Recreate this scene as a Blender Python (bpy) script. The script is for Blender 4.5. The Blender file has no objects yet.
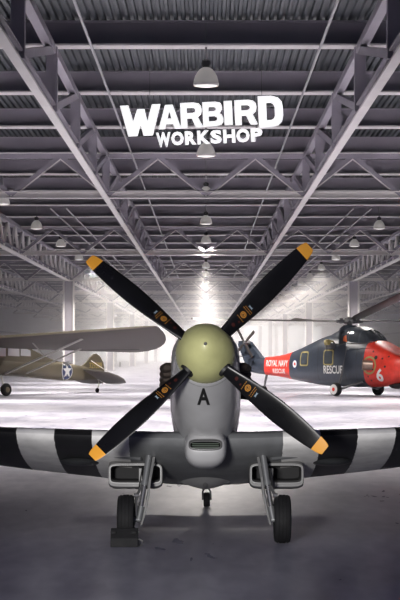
import bpy, bmesh, math, random
from mathutils import Vector, Matrix
from mathutils.bvhtree import BVHTree
random.seed(7)
SC = bpy.context.scene
COL = SC.collection
PI = math.pi
def R(a): return math.radians(a)
F = 2000.0; VX = 206.0; VY = 352.0; HC = 2.226          # lens in pixels, vanishing point, eye height
def at(px, py, Y): return Vector(((px-VX)/F*Y, Y, HC-(py-VY)/F*Y))

# ------------------------------------------------------------------ materials
def mat(name, color, rough=.5, metal=0.0, noise=0.0, scale=3.0, bump=0.0, bscale=40.0, spec=.5, emit=0.0, coat=0.0, stretch=None):
    m = bpy.data.materials.new(name); m.use_nodes = True
    nt = m.node_tree; N = nt.nodes; L = nt.links
    b = N['Principled BSDF']
    c = (color[0], color[1], color[2], 1)
    b.inputs['Base Color'].default_value = c
    b.inputs['Roughness'].default_value = rough
    b.inputs['Metallic'].default_value = metal
    b.inputs['Specular IOR Level'].default_value = spec
    b.inputs['Coat Weight'].default_value = coat
    if emit:
        b.inputs['Emission Color'].default_value = c
        b.inputs['Emission Strength'].default_value = emit
    if noise or bump:
        tc = N.new('ShaderNodeTexCoord'); mp = N.new('ShaderNodeMapping')
        L.new(tc.outputs['Object'], mp.inputs['Vector'])
        if stretch: mp.inputs['Scale'].default_value = stretch
    if noise:
        n = N.new('ShaderNodeTexNoise'); n.inputs['Scale'].default_value = scale; n.inputs['Detail'].default_value = 5
        L.new(mp.outputs[0], n.inputs['Vector'])
        r = N.new('ShaderNodeMapRange'); r.inputs['From Min'].default_value = .3; r.inputs['From Max'].default_value = .7
        r.inputs['To Min'].default_value = 1-noise; r.inputs['To Max'].default_value = 1+noise
        L.new(n.outputs['Fac'], r.inputs['Value'])
        v = N.new('ShaderNodeVectorMath'); v.operation = 'SCALE'
        v.inputs[0].default_value = color[:3]; L.new(r.outputs[0], v.inputs['Scale'])
        L.new(v.outputs[0], b.inputs['Base Color'])
        r2 = N.new('ShaderNodeMapRange'); r2.inputs['To Min'].default_value = max(0, rough-.12); r2.inputs['To Max'].default_value = min(1, rough+.12)
        L.new(n.outputs['Fac'], r2.inputs['Value']); L.new(r2.outputs[0], b.inputs['Roughness'])
    if bump:
        n2 = N.new('ShaderNodeTexNoise'); n2.inputs['Scale'].default_value = bscale; n2.inputs['Detail'].default_value = 4
        L.new(mp.outputs[0], n2.inputs['Vector'])
        bp = N.new('ShaderNodeBump'); bp.inputs['Strength'].default_value = bump; bp.inputs['Distance'].default_value = .02
        L.new(n2.outputs['Fac'], bp.inputs['Height']); L.new(bp.outputs[0], b.inputs['Normal'])
    return m

def bands(m, axis, stops, absolute=False, wobble=0.0):
    """paint bands: stops = [(start, colour)...] along an object axis, crisp edges"""
    nt = m.node_tree; N = nt.nodes; L = nt.links; b = N['Principled BSDF']
    tc = N.new('ShaderNodeTexCoord'); sx = N.new('ShaderNodeSeparateXYZ'); L.new(tc.outputs['Object'], sx.inputs[0])
    val = sx.outputs[axis]
    if absolute:
        a = N.new('ShaderNodeMath'); a.operation = 'ABSOLUTE'; L.new(val, a.inputs[0]); val = a.outputs[0]
    if wobble:
        n = N.new('ShaderNodeTexNoise'); n.inputs['Scale'].default_value = 14; L.new(tc.outputs['Object'], n.inputs['Vector'])
        w = N.new('ShaderNodeMath'); w.operation = 'MULTIPLY_ADD'; L.new(n.outputs['Fac'], w.inputs[0]); w.inputs[1].default_value = wobble; L.new(val, w.inputs[2]); val = w.outputs[0]
    prev = None
    for s, c in stops:
        if prev is None:
            rgb = N.new('ShaderNodeRGB'); rgb.outputs[0].default_value = (*c, 1); prev = rgb.outputs[0]; continue
        g = N.new('ShaderNodeMath'); g.operation = 'GREATER_THAN'; L.new(val, g.inputs[0]); g.inputs[1].default_value = s
        mx = N.new('ShaderNodeMix'); mx.data_type = 'RGBA'
        L.new(g.outputs[0], mx.inputs['Factor']); L.new(prev, mx.inputs['A']); mx.inputs['B'].default_value = (*c, 1)
        prev = mx.outputs['Result']
    # weathering
    n = N.new('ShaderNodeTexNoise'); n.inputs['Scale'].default_value = 5; n.inputs['Detail'].default_value = 6; L.new(tc.outputs['Object'], n.inputs['Vector'])
    r = N.new('ShaderNodeMapRange'); r.inputs['From Min'].default_value = .3; r.inputs['From Max'].default_value = .7
    r.inputs['To Min'].default_value = .84; r.inputs['To Max'].default_value = 1.1; L.new(n.outputs['Fac'], r.inputs['Value'])
    v = N.new('ShaderNodeVectorMath'); v.operation = 'SCALE'; L.new(prev, v.inputs[0]); L.new(r.outputs[0], v.inputs['Scale'])
    L.new(v.outputs[0], b.inputs['Base Color'])
    return m

# ------------------------------------------------------------------ mesh builder
class MB:
    def __init__(s): s.v = []; s.f = []
    def add(s, vs, fs):
        o = len(s.v); s.v += [Vector(p) for p in vs]; s.f += [tuple(i+o for i in f) for f in fs]; return s
    def box(s, c, d):
        x, y, z = c; a, b, h = d[0]/2, d[1]/2, d[2]/2
        return s.add([(x-a,y-b,z-h),(x+a,y-b,z-h),(x+a,y+b,z-h),(x-a,y+b,z-h),(x-a,y-b,z+h),(x+a,y-b,z+h),(x+a,y+b,z+h),(x-a,y+b,z+h)],
            [(3,2,1,0),(4,5,6,7),(0,1,5,4),(1,2,6,5),(2,3,7,6),(3,0,4,7)])
    def frame(s, p0, p1, up=(0,0,1)):
        d = (Vector(p1)-Vector(p0)).normalized(); up = Vector(up)
        if abs(d.dot(up)) > .98: up = Vector((1,0,0)) if abs(d.x) < .9 else Vector((0,1,0))
        sx = d.cross(up).normalized(); return sx, sx.cross(d).normalized()
    def beam(s, p0, p1, w, h, up=(0,0,1)):
        a, b = s.frame(p0, p1, up); vs = []
        for p in (Vector(p0), Vector(p1)):
            vs += [p-a*w/2-b*h/2, p+a*w/2-b*h/2, p+a*w/2+b*h/2, p-a*w/2+b*h/2]
        return s.add(vs, [(3,2,1,0),(4,5,6,7),(0,1,5,4),(1,2,6,5),(2,3,7,6),(3,0,4,7)])
    def ibeam(s, p0, p1, w, h, t=.02, up=(0,0,1)):
        a, b = s.frame(p0, p1, up); prof = [(-w/2,-h/2),(w/2,-h/2),(w/2,-h/2+t),(t/2,-h/2+t),(t/2,h/2-t),(w/2,h/2-t),(w/2,h/2),(-w/2,h/2),(-w/2,h/2-t),(-t/2,h/2-t),(-t/2,-h/2+t),(-w/2,-h/2+t)]
        n = len(prof); vs = [Vector(p)+a*x+b*y for p in (p0, p1) for x, y in prof]
        return s.add(vs, [tuple(range(n))[::-1], tuple(range(n, 2*n))]+[(i,(i+1)%n,n+(i+1)%n,n+i) for i in range(n)])
    def rings(s, rs, cap0=True, cap1=True):
        n = len(rs[0]); vs = [p for r in rs for p in r]; fs = []
        for k in range(len(rs)-1):
            for i in range(n):
                j = (i+1) % n; fs.append((k*n+i, k*n+j, (k+1)*n+j, (k+1)*n+i))
        if cap0: fs.append(tuple(range(n))[::-1])
        if cap1: fs.append(tuple((len(rs)-1)*n+i for i in range(n)))
        return s.add(vs, fs)
    def tube(s, p0, p1, r0, r1=None, n=12):
        r1 = r0 if r1 is None else r1; a, b = s.frame(p0, p1)
        return s.rings([[Vector(p)+a*r*math.cos(2*PI*i/n)+b*r*math.sin(2*PI*i/n) for i in range(n)] for p, r in ((p0,r0),(p1,r1))])
    def path(s, pts, r, n=8):
        rs = []
        for k, p in enumerate(pts):
            q0 = pts[max(0,k-1)]; q1 = pts[min(len(pts)-1,k+1)]; a, b = s.frame(q0, q1)
            rr = r[k] if isinstance(r, (list, tuple)) else r
            rs.append([Vector(p)+a*rr*math.cos(2*PI*i/n)+b*rr*math.sin(2*PI*i/n) for i in range(n)])
        return s.rings(rs)
    def lathe(s, prof, o=(0,0,0), d=(0,0,1), n=32, cap0=True, cap1=True):
        """prof: (along, radius)"""
        d = Vector(d).normalized(); a, b = s.frame((0,0,0), d); o = Vector(o)
        return s.rings([[o+d*h+a*r*math.cos(2*PI*i/n)+b*r*math.sin(2*PI*i/n) for i in range(n)] for h, r in prof], cap0, cap1)
    def ball(s, c, r, n=16, m=10):
        c = Vector(c); r = r if isinstance(r, (tuple, list)) else (r, r, r)
        rs = []
        for k in range(1, m):
            t = PI*k/m
            rs.append([c+Vector((r[0]*math.sin(t)*math.cos(2*PI*i/n), r[1]*math.sin(t)*math.sin(2*PI*i/n), -r[2]*math.cos(t))) for i in range(n)])
        return s.rings(rs)
    def xf(s, fn): s.v = [Vector(fn(p)) for p in s.v]; return s
    def build(s, name, m, parent=None, smooth=35, off=None, bevel=0, subsurf=0):
        me = bpy.data.meshes.new(name)
        vs = s.v if off is None else [p-Vector(off) for p in s.v]
        me.from_pydata([tuple(p) for p in vs], [], s.f); me.update()
        bm = bmesh.new(); bm.from_mesh(me); bmesh.ops.recalc_face_normals(bm, faces=bm.faces); bm.to_mesh(me); bm.free()
        if m is not None: me.materials.append(m)
        if smooth:
            me.polygons.foreach_set('use_smooth', [True]*len(me.polygons)); me.set_sharp_from_angle(angle=R(smooth))
        o = bpy.data.objects.new(name, me); COL.objects.link(o)
        if parent is not None: o.parent = parent
        if bevel:
            b = o.modifiers.new('bevel', 'BEVEL'); b.width = bevel; b.segments = 2; b.limit_method = 'ANGLE'
        if subsurf:
            b = o.modifiers.new('sub', 'SUBSURF'); b.levels = b.render_levels = subsurf
        return o
def tag(o, label=None, cat=None, group=None, kind=None):
    if label: o['label'] = label
    if cat: o['category'] = cat
    if group: o['group'] = group
    if kind: o['kind'] = kind
    return o
def empty(name, loc, rz=0):
    o = bpy.data.objects.new(name, None); o.empty_display_size = .3; COL.objects.link(o)
    o.location = loc; o.rotation_euler = (0, 0, rz); return o
def dup(o, parent=None, loc=None):
    c = o.copy(); COL.objects.link(c)
    if parent is not None: c.parent = parent
    if loc is not None: c.location = loc
    for ch in list(o.children): dup(ch, c)
    return c
def superring(a, zt, zm, zb, nu=2.0, nl=2.0, n=40):
    """closed ring (x, z) of a fuselage section"""
    out = []
    for i in range(n):
        t = 2*PI*i/n; c, s_ = math.cos(t), math.sin(t); e = nu if s_ >= 0 else nl
        x = a*math.copysign(abs(c)**(2/e), c); z = math.copysign(abs(s_)**(2/e), s_)*((zt-zm) if s_ >= 0 else (zm-zb))
        out.append((x, zm+z))
    return out
def lerp(a, b, t): return a+(b-a)*t
def interp(tab, x):
    if x <= tab[0][0]: return tab[0][1:]
    for p, q in zip(tab, tab[1:]):
        if x <= q[0]:
            t = (x-p[0])/(q[0]-p[0]); return tuple(lerp(u, v, t) for u, v in zip(p[1:], q[1:]))
    return tab[-1][1:]
def smoothtab(tab, k=4):
    """Catmull-Rom resample of a table of rows"""
    out = []; n = len(tab)
    for i in range(n-1):
        p0, p1, p2, p3 = tab[max(0,i-1)], tab[i], tab[i+1], tab[min(n-1,i+2)]
        for j in range(k):
            t = j/k
            out.append(tuple(.5*((2*b)+(c-a)*t+(2*a-5*b+4*c-d)*t*t+(-a+3*b-3*c+d)*t**3) for a, b, c, d in zip(p0,p1,p2,p3)))
    out.append(tuple(tab[-1])); return out
def text2d(body, offset=0.0, extrude=0.0, spacing=1.0):
    cu = bpy.data.curves.new('t', 'FONT'); cu.body = body; cu.offset = offset; cu.extrude = extrude; cu.space_character = spacing
    cu.align_x = 'CENTER'; cu.align_y = 'CENTER'; cu.resolution_u = 3
    return flat(cu)
def glyph2d(splines, extrude=0.0):
    cu = bpy.data.curves.new('g', 'CURVE'); cu.dimensions = '2D'; cu.fill_mode = 'BOTH'; cu.extrude = extrude
    for pts in splines:
        sp = cu.splines.new('POLY'); sp.points.add(len(pts)-1)
        for q, p in zip(sp.points, pts): q.co = (p[0], p[1], 0, 1)
        sp.use_cyclic_u = True
    return flat(cu)
def flat(cu):
    o = bpy.data.objects.new('tmp', cu); COL.objects.link(o)
    dg = bpy.context.evaluated_depsgraph_get(); dg.update()
    me = bpy.data.meshes.new_from_object(o.evaluated_get(dg))
    vs = [v.co.copy() for v in me.vertices]; fs = [tuple(p.vertices) for p in me.polygons]
    bpy.data.objects.remove(o); bpy.data.curves.remove(cu); bpy.data.meshes.remove(me)
    m = MB(); m.add(vs, fs); return m
def fit(m, w, h):
    """centre a flat shape and scale it to w x h"""
    xs = [p.x for p in m.v]; ys = [p.y for p in m.v]
    cx, cy = (min(xs)+max(xs))/2, (min(ys)+max(ys))/2; sx = w/(max(xs)-min(xs)); sy = h/(max(ys)-min(ys))
    m.v = [Vector(((p.x-cx)*sx, (p.y-cy)*sy, p.z)) for p in m.v]; return m
def disc(r, n=28, r0=0):
    m = MB()
    if r0: m.add([(q*math.cos(2*PI*i/n), q*math.sin(2*PI*i/n), 0) for q in (r, r0) for i in range(n)], [(i,(i+1)%n,n+(i+1)%n,n+i) for i in range(n)])
    else: m.add([(r*math.cos(2*PI*i/n), r*math.sin(2*PI*i/n), 0) for i in range(n)], [tuple(range(n))])
    return m
def bvh_of(*obs):
    out = []
    for o in obs: out.append(BVHTree.FromPolygons([v.co.copy() for v in o.data.vertices], [tuple(p.vertices) for p in o.data.polygons]))
    return out
def subdivide(m, maxlen):
    me = bpy.data.meshes.new('s'); me.from_pydata([tuple(p) for p in m.v], [], m.f)
    bm = bmesh.new(); bm.from_mesh(me); bmesh.ops.triangulate(bm, faces=bm.faces)
    for _ in range(5):
        es = [e for e in bm.edges if e.calc_length() > maxlen]
        if not es: break
        bmesh.ops.subdivide_edges(bm, edges=es, cuts=1); bmesh.ops.triangulate(bm, faces=bm.faces)
    r = MB(); bm.verts.index_update(); r.add([v.co.copy() for v in bm.verts], [tuple(v.index for v in f.verts) for f in bm.faces]); bm.free(); bpy.data.meshes.remove(me); return r
def project(m, bvh, direction, lift=.004):
    """press a decal onto a surface along a direction (local space); points that miss keep their place"""
    d = Vector(direction).normalized()
    for i, p in enumerate(m.v):
        h = bvh.ray_cast(p-d*5, d)
        if h[0] is not None: m.v[i] = h[0]-d*lift
    return m
# light levels
GLOW = 1.4; LENS = .8; TITLE_GLOW = 1.0; LAMP_W = 1400; LAMP_FAR = 1200; HAZE = .0054; HAZE_G = 0.0; HAZE_Y = 152
WORLD_C = (.28,.27,.9); WORLD_S = .085; EXPO = 0.0
LAMPS = []
KEYS = []
SPOTS = [('added_fill_spot', (-3,3,2.3), (0,23.3,1.35), 20, 15500, (1,.975,.95), .8)]  # unseen fill spot added low in front to brighten the fighter
FRONT_FILL_W = 450
# ================================================================== THE HANGAR
ZR = HC+7.65      # underside of the roof beams
ZD = ZR+.66       # roof deck
ZT = HC+5.95      # bottom chords
YN, YF, XW = 20.0, 478.0, 30.0
GX = [3.85, 11.45, 18.8, 26.2]
BAY = 9.0
M_steel = mat('painted steel', (.33,.31,.35), .55, noise=.10, scale=.6)
M_steel_lit = mat('steel with floor light painted in', (.93,.90,.87), .5, noise=.06, scale=.8)  # flanges paler than webs: light from the floor put into the colour
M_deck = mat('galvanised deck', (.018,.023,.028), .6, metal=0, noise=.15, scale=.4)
M_wall = mat('wall sheeting', (.70,.70,.71), .7, noise=.06, scale=.15)
M_galv = mat('conduit metal', (.35,.35,.36), .4, metal=.6)

# floor: polished power-floated concrete with pale streaks, sheen put into the colour
def floor_mat():
    m = bpy.data.materials.new('polished concrete'); m.use_nodes = True; nt = m.node_tree; N = nt.nodes; L = nt.links; b = N['Principled BSDF']
    tc = N.new('ShaderNodeTexCoord')
    def noise(scale, st, det=6, dist=0.0):
        mp = N.new('ShaderNodeMapping'); mp.inputs['Scale'].default_value = st; L.new(tc.outputs['Object'], mp.inputs['Vector'])
        n = N.new('ShaderNodeTexNoise'); n.inputs['Scale'].default_value = scale; n.inputs['Detail'].default_value = det; n.inputs['Distortion'].default_value = dist
        L.new(mp.outputs[0], n.inputs['Vector']); return n.outputs['Fac']
    a = noise(.55, (1,.45,1), 8, .6); c = noise(5.0, (1,.25,1), 6, .3)
    mx = N.new('ShaderNodeMath'); mx.operation = 'MULTIPLY_ADD'; L.new(c, mx.inputs[0]); mx.inputs[1].default_value = .45
    ml = N.new('ShaderNodeMath'); ml.operation = 'MULTIPLY'; L.new(a, ml.inputs[0]); ml.inputs[1].default_value = .6; L.new(ml.outputs[0], mx.inputs[2])
    cr = N.new('ShaderNodeValToRGB'); e = cr.color_ramp.elements
    e[0].position = .36; e[0].color = (.25,.25,.325,1); e[1].position = .68; e[1].color = (.57,.56,.62,1)
    L.new(mx.outputs[0], cr.inputs[0]); L.new(cr.outputs[0], b.inputs['Base Color'])
    rr = N.new('ShaderNodeMapRange'); rr.inputs['From Min'].default_value = .35; rr.inputs['From Max'].default_value = .65; rr.inputs['To Min'].default_value = FLOOR_ROUGH[0]; rr.inputs['To Max'].default_value = FLOOR_ROUGH[1]
    L.new(mx.outputs[0], rr.inputs['Value']); L.new(rr.outputs[0], b.inputs['Roughness'])
    b.inputs['Specular IOR Level'].default_value = FLOOR_SPEC
    bp = N.new('ShaderNodeBump'); bp.inputs['Strength'].default_value = .05; bp.inputs['Distance'].default_value = .03
    L.new(a, bp.inputs['Height']); L.new(bp.outputs[0], b.inputs['Normal'])
    return m
FLOOR_ROUGH = (.27,.35); FLOOR_SPEC = .3
fl = MB().add([(-60,-12,0),(60,-12,0),(60,YN,0),(XW,YN,0),(XW,YF,0),(-XW,YF,0),(-XW,YN,0),(-60,YN,0)], [(0,1,2,3,6,7),(3,4,5,6)])
fo = MB().add([(-60,-12,0),(60,-12,0),(60,YF,0),(-60,YF,0)], [(0,1,2,3)]).build('floor', floor_mat(), smooth=0); tag(fo, kind='structure')

# corrugated roof deck, ribs running down the hall
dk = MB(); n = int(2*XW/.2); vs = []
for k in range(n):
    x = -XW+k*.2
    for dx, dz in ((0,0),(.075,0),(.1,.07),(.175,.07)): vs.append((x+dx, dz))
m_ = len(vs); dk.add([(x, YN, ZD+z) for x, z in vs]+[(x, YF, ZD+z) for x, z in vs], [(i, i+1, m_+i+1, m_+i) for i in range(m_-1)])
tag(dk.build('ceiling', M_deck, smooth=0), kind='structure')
# side and end walls
for nm, x in (('wall_left', -XW), ('wall_right', XW)):
    w = MB().box((x+math.copysign(.15, x), (YN+YF)/2, (ZD+.1)/2), (.3, YF-YN, ZD+.1)).build(nm, M_wall, smooth=0); tag(w, kind='structure')
    for zz, hh in ((.15,.3),(5.2,.25)):
        t = MB().box((x-math.copysign(.06, x), (YN+YF)/2, zz), (.12, YF-YN, hh)).build('trim_1', M_steel, smooth=0); tag(t, kind='structure')
tag(MB().box((0, YF+.2, (ZD+.1)/2), (2*XW+.6, .4, ZD+.1)).build('wall_back', M_wall, smooth=0), kind='structure')
# glazed doors in the far wall: daylight comes through
M_glow = bpy.data.materials.new('daylit glazing'); M_glow.use_nodes = True
b_ = M_glow.node_tree.nodes['Principled BSDF']; b_.inputs['Base Color'].default_value = (.8,.8,.8,1); b_.inputs['Emission Color'].default_value = (1,.965,.94,1); b_.inputs['Emission Strength'].default_value = GLOW
for k, cx in enumerate((-22.4,-11.2,0,11.2,22.4)):
    w = MB().box((cx, YF-.1, 4.3), (10.4,.06,8.4)).build('window_%d' % (k+1), M_glow, smooth=0); tag(w, kind='structure')
    fr = MB()
    for i in range(5): fr.box((cx-5.2+i*2.6, YF-.17, 4.3), (.16,.1,8.4))
    for i in range(4): fr.box((cx, YF-.17, .15+i*2.78), (10.5,.1,.14))
    tag(fr.build('window_frame', M_steel_lit, w, smooth=0), kind='structure')

# roof beams, one object each
bm0 = MB().ibeam((-XW,0,0), (XW,0,.0), .24, .60, .035).build('ceiling_beam', M_steel, smooth=0); tag(bm0, kind='structure')
# bottom flange, pale to stand for light from the floor below
ys = [50+BAY*k for k in range(-2, 48)]
fl0 = MB().box((0,0,-.325), (2*XW, .62, .05)).build('flange', M_steel_lit, bm0, smooth=0)
bm0.location = (0, ys[0], ZR+.32)
for y in ys[1:]: dup(bm0, None, (0, y, ZR+.32))

# longitudinal girders
post0 = MB().beam((0,0,ZT+.05), (0,0,ZR), .26, .28, (1,0,0)).build('post', M_steel, smooth=0)
diag0 = MB().beam((0,0,ZT+.16), (0,BAY,ZR-.1), .16, .2).build('diagonal', M_steel, smooth=0)
web0 = MB().tube((0,0,ZT), (0,2.25,ZR), .09, n=6).build('diagonal', M_steel_lit, smooth=0)
web1 = MB().tube((0,2.25,ZR), (0,4.5,ZT), .09, n=6).build('diagonal', M_steel_lit, smooth=0)
first = {}
def put(o, parent, loc):
    if o.name not in first:
        first[o.name] = 1; o.parent = parent; o.location = loc; return o
    c = o.copy(); COL.objects.link(c); c.parent = parent; c.location = loc; return c
for gi, gx in enumerate(GX):
    for s in (-1, 1):
        g = empty('ceiling_girder', (s*gx+(.85 if gi == 1 and s > 0 else 0), 0, 0)); tag(g, kind='structure')
        y0 = ys[0] if gi < 2 else (95 if gi == 2 else 203)
        w = .22 if gi == 0 else .4
        bc = MB().box((0,(y0+YF)/2,ZT+.1), (.06, YF-y0, .2)).box((0,(y0+YF)/2,ZT+.22), (w, YF-y0, .04)).build('bottom_chord', M_steel, g, smooth=0)
        MB().box((0,(y0+YF)/2,ZT-.02), (w, YF-y0, .05)).build('flange', M_steel_lit, bc, smooth=0)
        MB().box((0,(y0+YF)/2,ZR-.1), (w, YF-y0, .2)).build('top_chord', M_steel, g, smooth=0)
        yy = [y for y in ys if y >= y0]
        for y in yy:
            if gi == 0:
                put(post0, g, (0,y,0)); put(diag0, g, (0,y,0)) if y+BAY < YF else None
            elif y < 400:
                if gi == 1 and y < 86: continue
                for q in (0, 4.5):
                    put(web0, g, (0,y+q,0)); put(web1, g, (0,y+q,0))
# cross trusses
CT = [77, 122, 167, 203, 239, 275, 311, 347, 383, 419, 455]
cd = {}
for y in CT:
    g = empty('ceiling_truss', (0, y, 0)); tag(g, kind='structure')
    if not cd:
        cd['b'] = MB().box((0,0,ZT-.02), (2*XW,.26,.05)).box((0,0,ZT+.1), (2*XW,.05,.22)).box((0,0,ZT+.22), (2*XW,.26,.04)).build('bottom_chord', M_steel_lit, smooth=0)
        cd['u'] = MB().box((0,0,ZR-.1), (2*XW,.24,.2)).build('top_chord', M_steel, smooth=0)
    put(cd['b'], g, (0,0,0)); put(cd['u'], g, (0,0,0))
    for k in range(16):
        x0 = (k-8)*3.75
        for key, a, c in (('p', 0, 1.9), ('q', 3.75, 1.9)):
            if key not in cd:
                d = MB().beam((a,0,ZT+.1), (c,0,ZR-.1), .16, .16, (0,1,0))
                cd[key] = d.build('diagonal', M_steel_lit if key == 'x' else M_steel, smooth=0)
                MB().beam((a,-.02,ZT-.0), (c,-.02,ZR-.2), .1, .05, (0,1,0)).build('flange', M_steel_lit, cd[key], smooth=0)
            d = cd[key]
            if d.name not in first: put(d, g, (x0,0,0))
            else: dup(d, g, (x0,0,0))
# columns
pc = MB().box((-.42,0,ZT/2), (.07,.5,ZT)).box((.42,0,ZT/2), (.07,.5,ZT)).box((0,0,ZT/2), (.8,.06,ZT)).build('column', M_steel, smooth=0); tag(pc, kind='structure')
MB().box((-.42,-.27,ZT/2), (.16,.04,ZT)).box((.42,-.27,ZT/2), (.16,.04,ZT)).build('flange', M_steel_lit, pc, smooth=0)
MB().box((0,0,.03), (1.2,.9,.06)).build('base_plate', M_steel, pc, smooth=0)
cols = [(s*GX[1]+(.85 if s > 0 else 0), y) for y in (167, 239, 311, 383, 455) for s in (-1, 1)]
pc.location = (cols[0][0], cols[0][1], 0)
for x, y in cols[1:]: dup(pc, None, (x, y, 0))

# conduits
for x, z, y0, y1 in ((-2.7,HC+7.2,40,300),(2.7,HC+7.2,40,300),(-7.0,HC+7.2,100,300),(-7.8,HC+7.2,100,300),(7.4,HC+7.2,100,300),(8.3,HC+7.2,100,300)):
    o = MB().tube((x,y0,z), (x,y1,z), .035, n=8).build('conduit', M_galv)
    tag(o, None, 'conduit', 'thin metal conduits under the roof')
    o['label'] = 'thin straight metal conduit running lengthwise under the roof beams'

# high-bay lamps
M_shade = mat('translucent lamp shade', (.80,.77,.73), .4, emit=.16)
M_gear = mat('lamp gear box', (.03,.03,.032), .5)
M_lens = mat('lamp lens', (1,.96,.9), .3, emit=LENS)
M_rod = mat('lamp rod', (.35,.35,.36), .5, metal=.5)
def make_lamp():
    r = empty('highbay_lamp', (0,0,0))
    MB().tube((0,0,.24), (0,0,2.9), .03, n=8).build('hanging_rod', M_rod, r)
    MB().lathe([(.06,.06),(.10,.11),(.16,.125),(.22,.11),(.26,.04)], n=20).build('gear_box', M_gear, r)
    sh = MB().lathe([(-.36,.31),(-.33,.315),(-.25,.305),(-.15,.275),(-.06,.225),(.01,.165),(.055,.10),(.07,.06)], n=28, cap0=False).build('lamp_shade', M_shade, r)
    MB().lathe([(-.40,.305),(-.37,.325),(-.33,.325)], n=28, cap0=False, cap1=False).build('rim', M_steel_lit, sh)
    MB().lathe([(-.43,.02),(-.425,.13),(-.41,.22),(-.385,.28),(-.36,.30)], n=28, cap1=False).build('lens', M_lens, r)
    return r
def lamp_light(p, w):
    l = bpy.data.lights.get('bay_%g' % w)
    if l is None:
        l = bpy.data.lights.new('bay_%g' % w, 'AREA'); l.shape = 'DISK'; l.size = .5; l.energy = w; l.color = (1,.93,.87); l.spread = R(142 if w > 2800 else 135)
    o = bpy.data.objects.new('lamp_light', l); COL.objects.link(o); o.parent = p; o.location = (0,0,-.5)
lz = HC+7.2-.15
proto = None
for x, lab0 in ((0, 'middle'), (-9.15, 'left'), (9.35, 'right')):
    for k in range(24):
        y = (50 if x == 0 else 54)+18*k
        if proto is None: proto = make_lamp(); o = proto
        else: o = dup(proto)
        if x == 0 and k == 0:
            tag(o, 'large bell-shaped hanging lamp nearest the camera, above the white letters', 'lamp')
        elif x == 0:
            tag(o, 'bell-shaped hanging lamp in the middle row beyond the white letters', 'lamp', 'middle row of hanging lamps')
        elif k in (3, 4, 5) and x < 0:
            tag(o, ['largest hanging lamp of the left-hand row, high beside the left girder', 'second hanging lamp from the front in the left-hand row', 'third hanging lamp of the left-hand row, just left of an orange blade tip'][k-3], 'lamp', 'side rows of hanging lamps')
        elif k in (3, 4, 5) and x > 0:
            tag(o, ['largest hanging lamp of the right-hand row, high near the right frame edge', 'second hanging lamp from the front in the right-hand row', 'third hanging lamp of the right-hand row, right of an orange blade tip'][k-3], 'lamp', 'side rows of hanging lamps')
        else:
            tag(o, 'small distant hanging lamp in the %s-hand side row' % lab0, 'lamp', '%s-hand row of hanging lamps' % lab0)
        o.location = (x, y, lz)
        LAMPS.append((o, x, y))
for o, x, y in LAMPS:
    lamp_light(o, (LAMP_W*2.4 if y < 56 else LAMP_W) if y < 200 else LAMP_FAR)
# ================================================================== OVERLAY TITLE BUILT AS HANGING LETTERS
YS = 54.0; PM = F/YS
M_title_lit = mat('white sign face', (.9,.9,.9), .5, emit=TITLE_GLOW)  # emission added so the letters stay white under the dark roof
M_cable = mat('sign cable', (.2,.2,.2), .4, metal=.8)
pv = at(202, 115.7, YS); tilt = math.atan(.046)
title = empty('title_letters', pv)
tag(title, 'white block-letter sign reading WARBIRD WORKSHOP as an overlay caption built in hung letters', 'title')
def s2(x, y): return ((x-202)/PM, -(y-115)/PM)
G = {}
G['W'] = ([[(0,1),(.21,1),(.31,.47),(.42,.86),(.60,.86),(.66,.46),(.79,1),(1,1),(.78,0),(.55,0),(.485,.36),(.40,0),(.17,0)]], 1)
G['A'] = ([[(.33,1),(.67,1),(1,0),(.72,0),(.66,.2),(.34,.2),(.28,0),(0,0)], [(.41,.42),(.5,.76),(.59,.42)]], 1)
G['R'] = ([[(0,1),(.62,1),(.84,.95),(.95,.84),(.97,.68),(.93,.52),(.78,.41),(1,0),(.68,0),(.5,.37),(.29,.37),(.29,0),(0,0)], [(.29,.58),(.55,.58),(.66,.62),(.69,.69),(.65,.77),(.55,.8),(.29,.8)]], 1)
G['B'] = ([[(0,1),(.64,1),(.86,.95),(.95,.84),(.95,.68),(.86,.57),(.78,.53),(.93,.45),(1,.33),(.99,.17),(.9,.06),(.66,0),(0,0)], [(.29,.61),(.55,.61),(.64,.65),(.66,.71),(.63,.77),(.55,.8),(.29,.8)], [(.29,.2),(.58,.2),(.68,.24),(.7,.31),(.67,.38),(.58,.42),(.29,.42)]], 1)
G['I'] = ([[(0,1),(1,1),(1,0),(0,0)]], 1)
G['D'] = ([[(0,1),(.55,1),(.82,.93),(.96,.8),(1,.62),(1,.34),(.94,.16),(.78,.04),(.52,0),(0,0)], [(.33,.22),(.52,.22),(.63,.27),(.67,.36),(.67,.64),(.62,.73),(.52,.78),(.33,.78)]], 1)
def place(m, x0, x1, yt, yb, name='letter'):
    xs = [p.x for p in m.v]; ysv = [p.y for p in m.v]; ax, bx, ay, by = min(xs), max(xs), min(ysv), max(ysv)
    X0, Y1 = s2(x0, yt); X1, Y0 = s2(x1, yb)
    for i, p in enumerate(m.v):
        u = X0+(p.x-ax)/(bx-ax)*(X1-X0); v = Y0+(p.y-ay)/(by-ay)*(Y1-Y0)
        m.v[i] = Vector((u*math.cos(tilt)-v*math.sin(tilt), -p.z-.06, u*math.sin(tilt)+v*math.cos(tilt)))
    return m.build(name, M_title_lit, title, smooth=0)
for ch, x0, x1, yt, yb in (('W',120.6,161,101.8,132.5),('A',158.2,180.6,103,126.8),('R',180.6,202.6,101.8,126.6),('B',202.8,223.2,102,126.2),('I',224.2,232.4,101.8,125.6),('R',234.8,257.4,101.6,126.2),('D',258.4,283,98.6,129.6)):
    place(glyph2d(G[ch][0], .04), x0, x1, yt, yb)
xw = [(155.2,168.6),(169.2,180.6),(181.8,192.2),(193.2,205.2),(205.4,215.8),(217.2,228.4),(229.4,241.6),(242.8,253.6)]
sc_ = (261.5-155.2)/(253.6-155.2)
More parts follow.
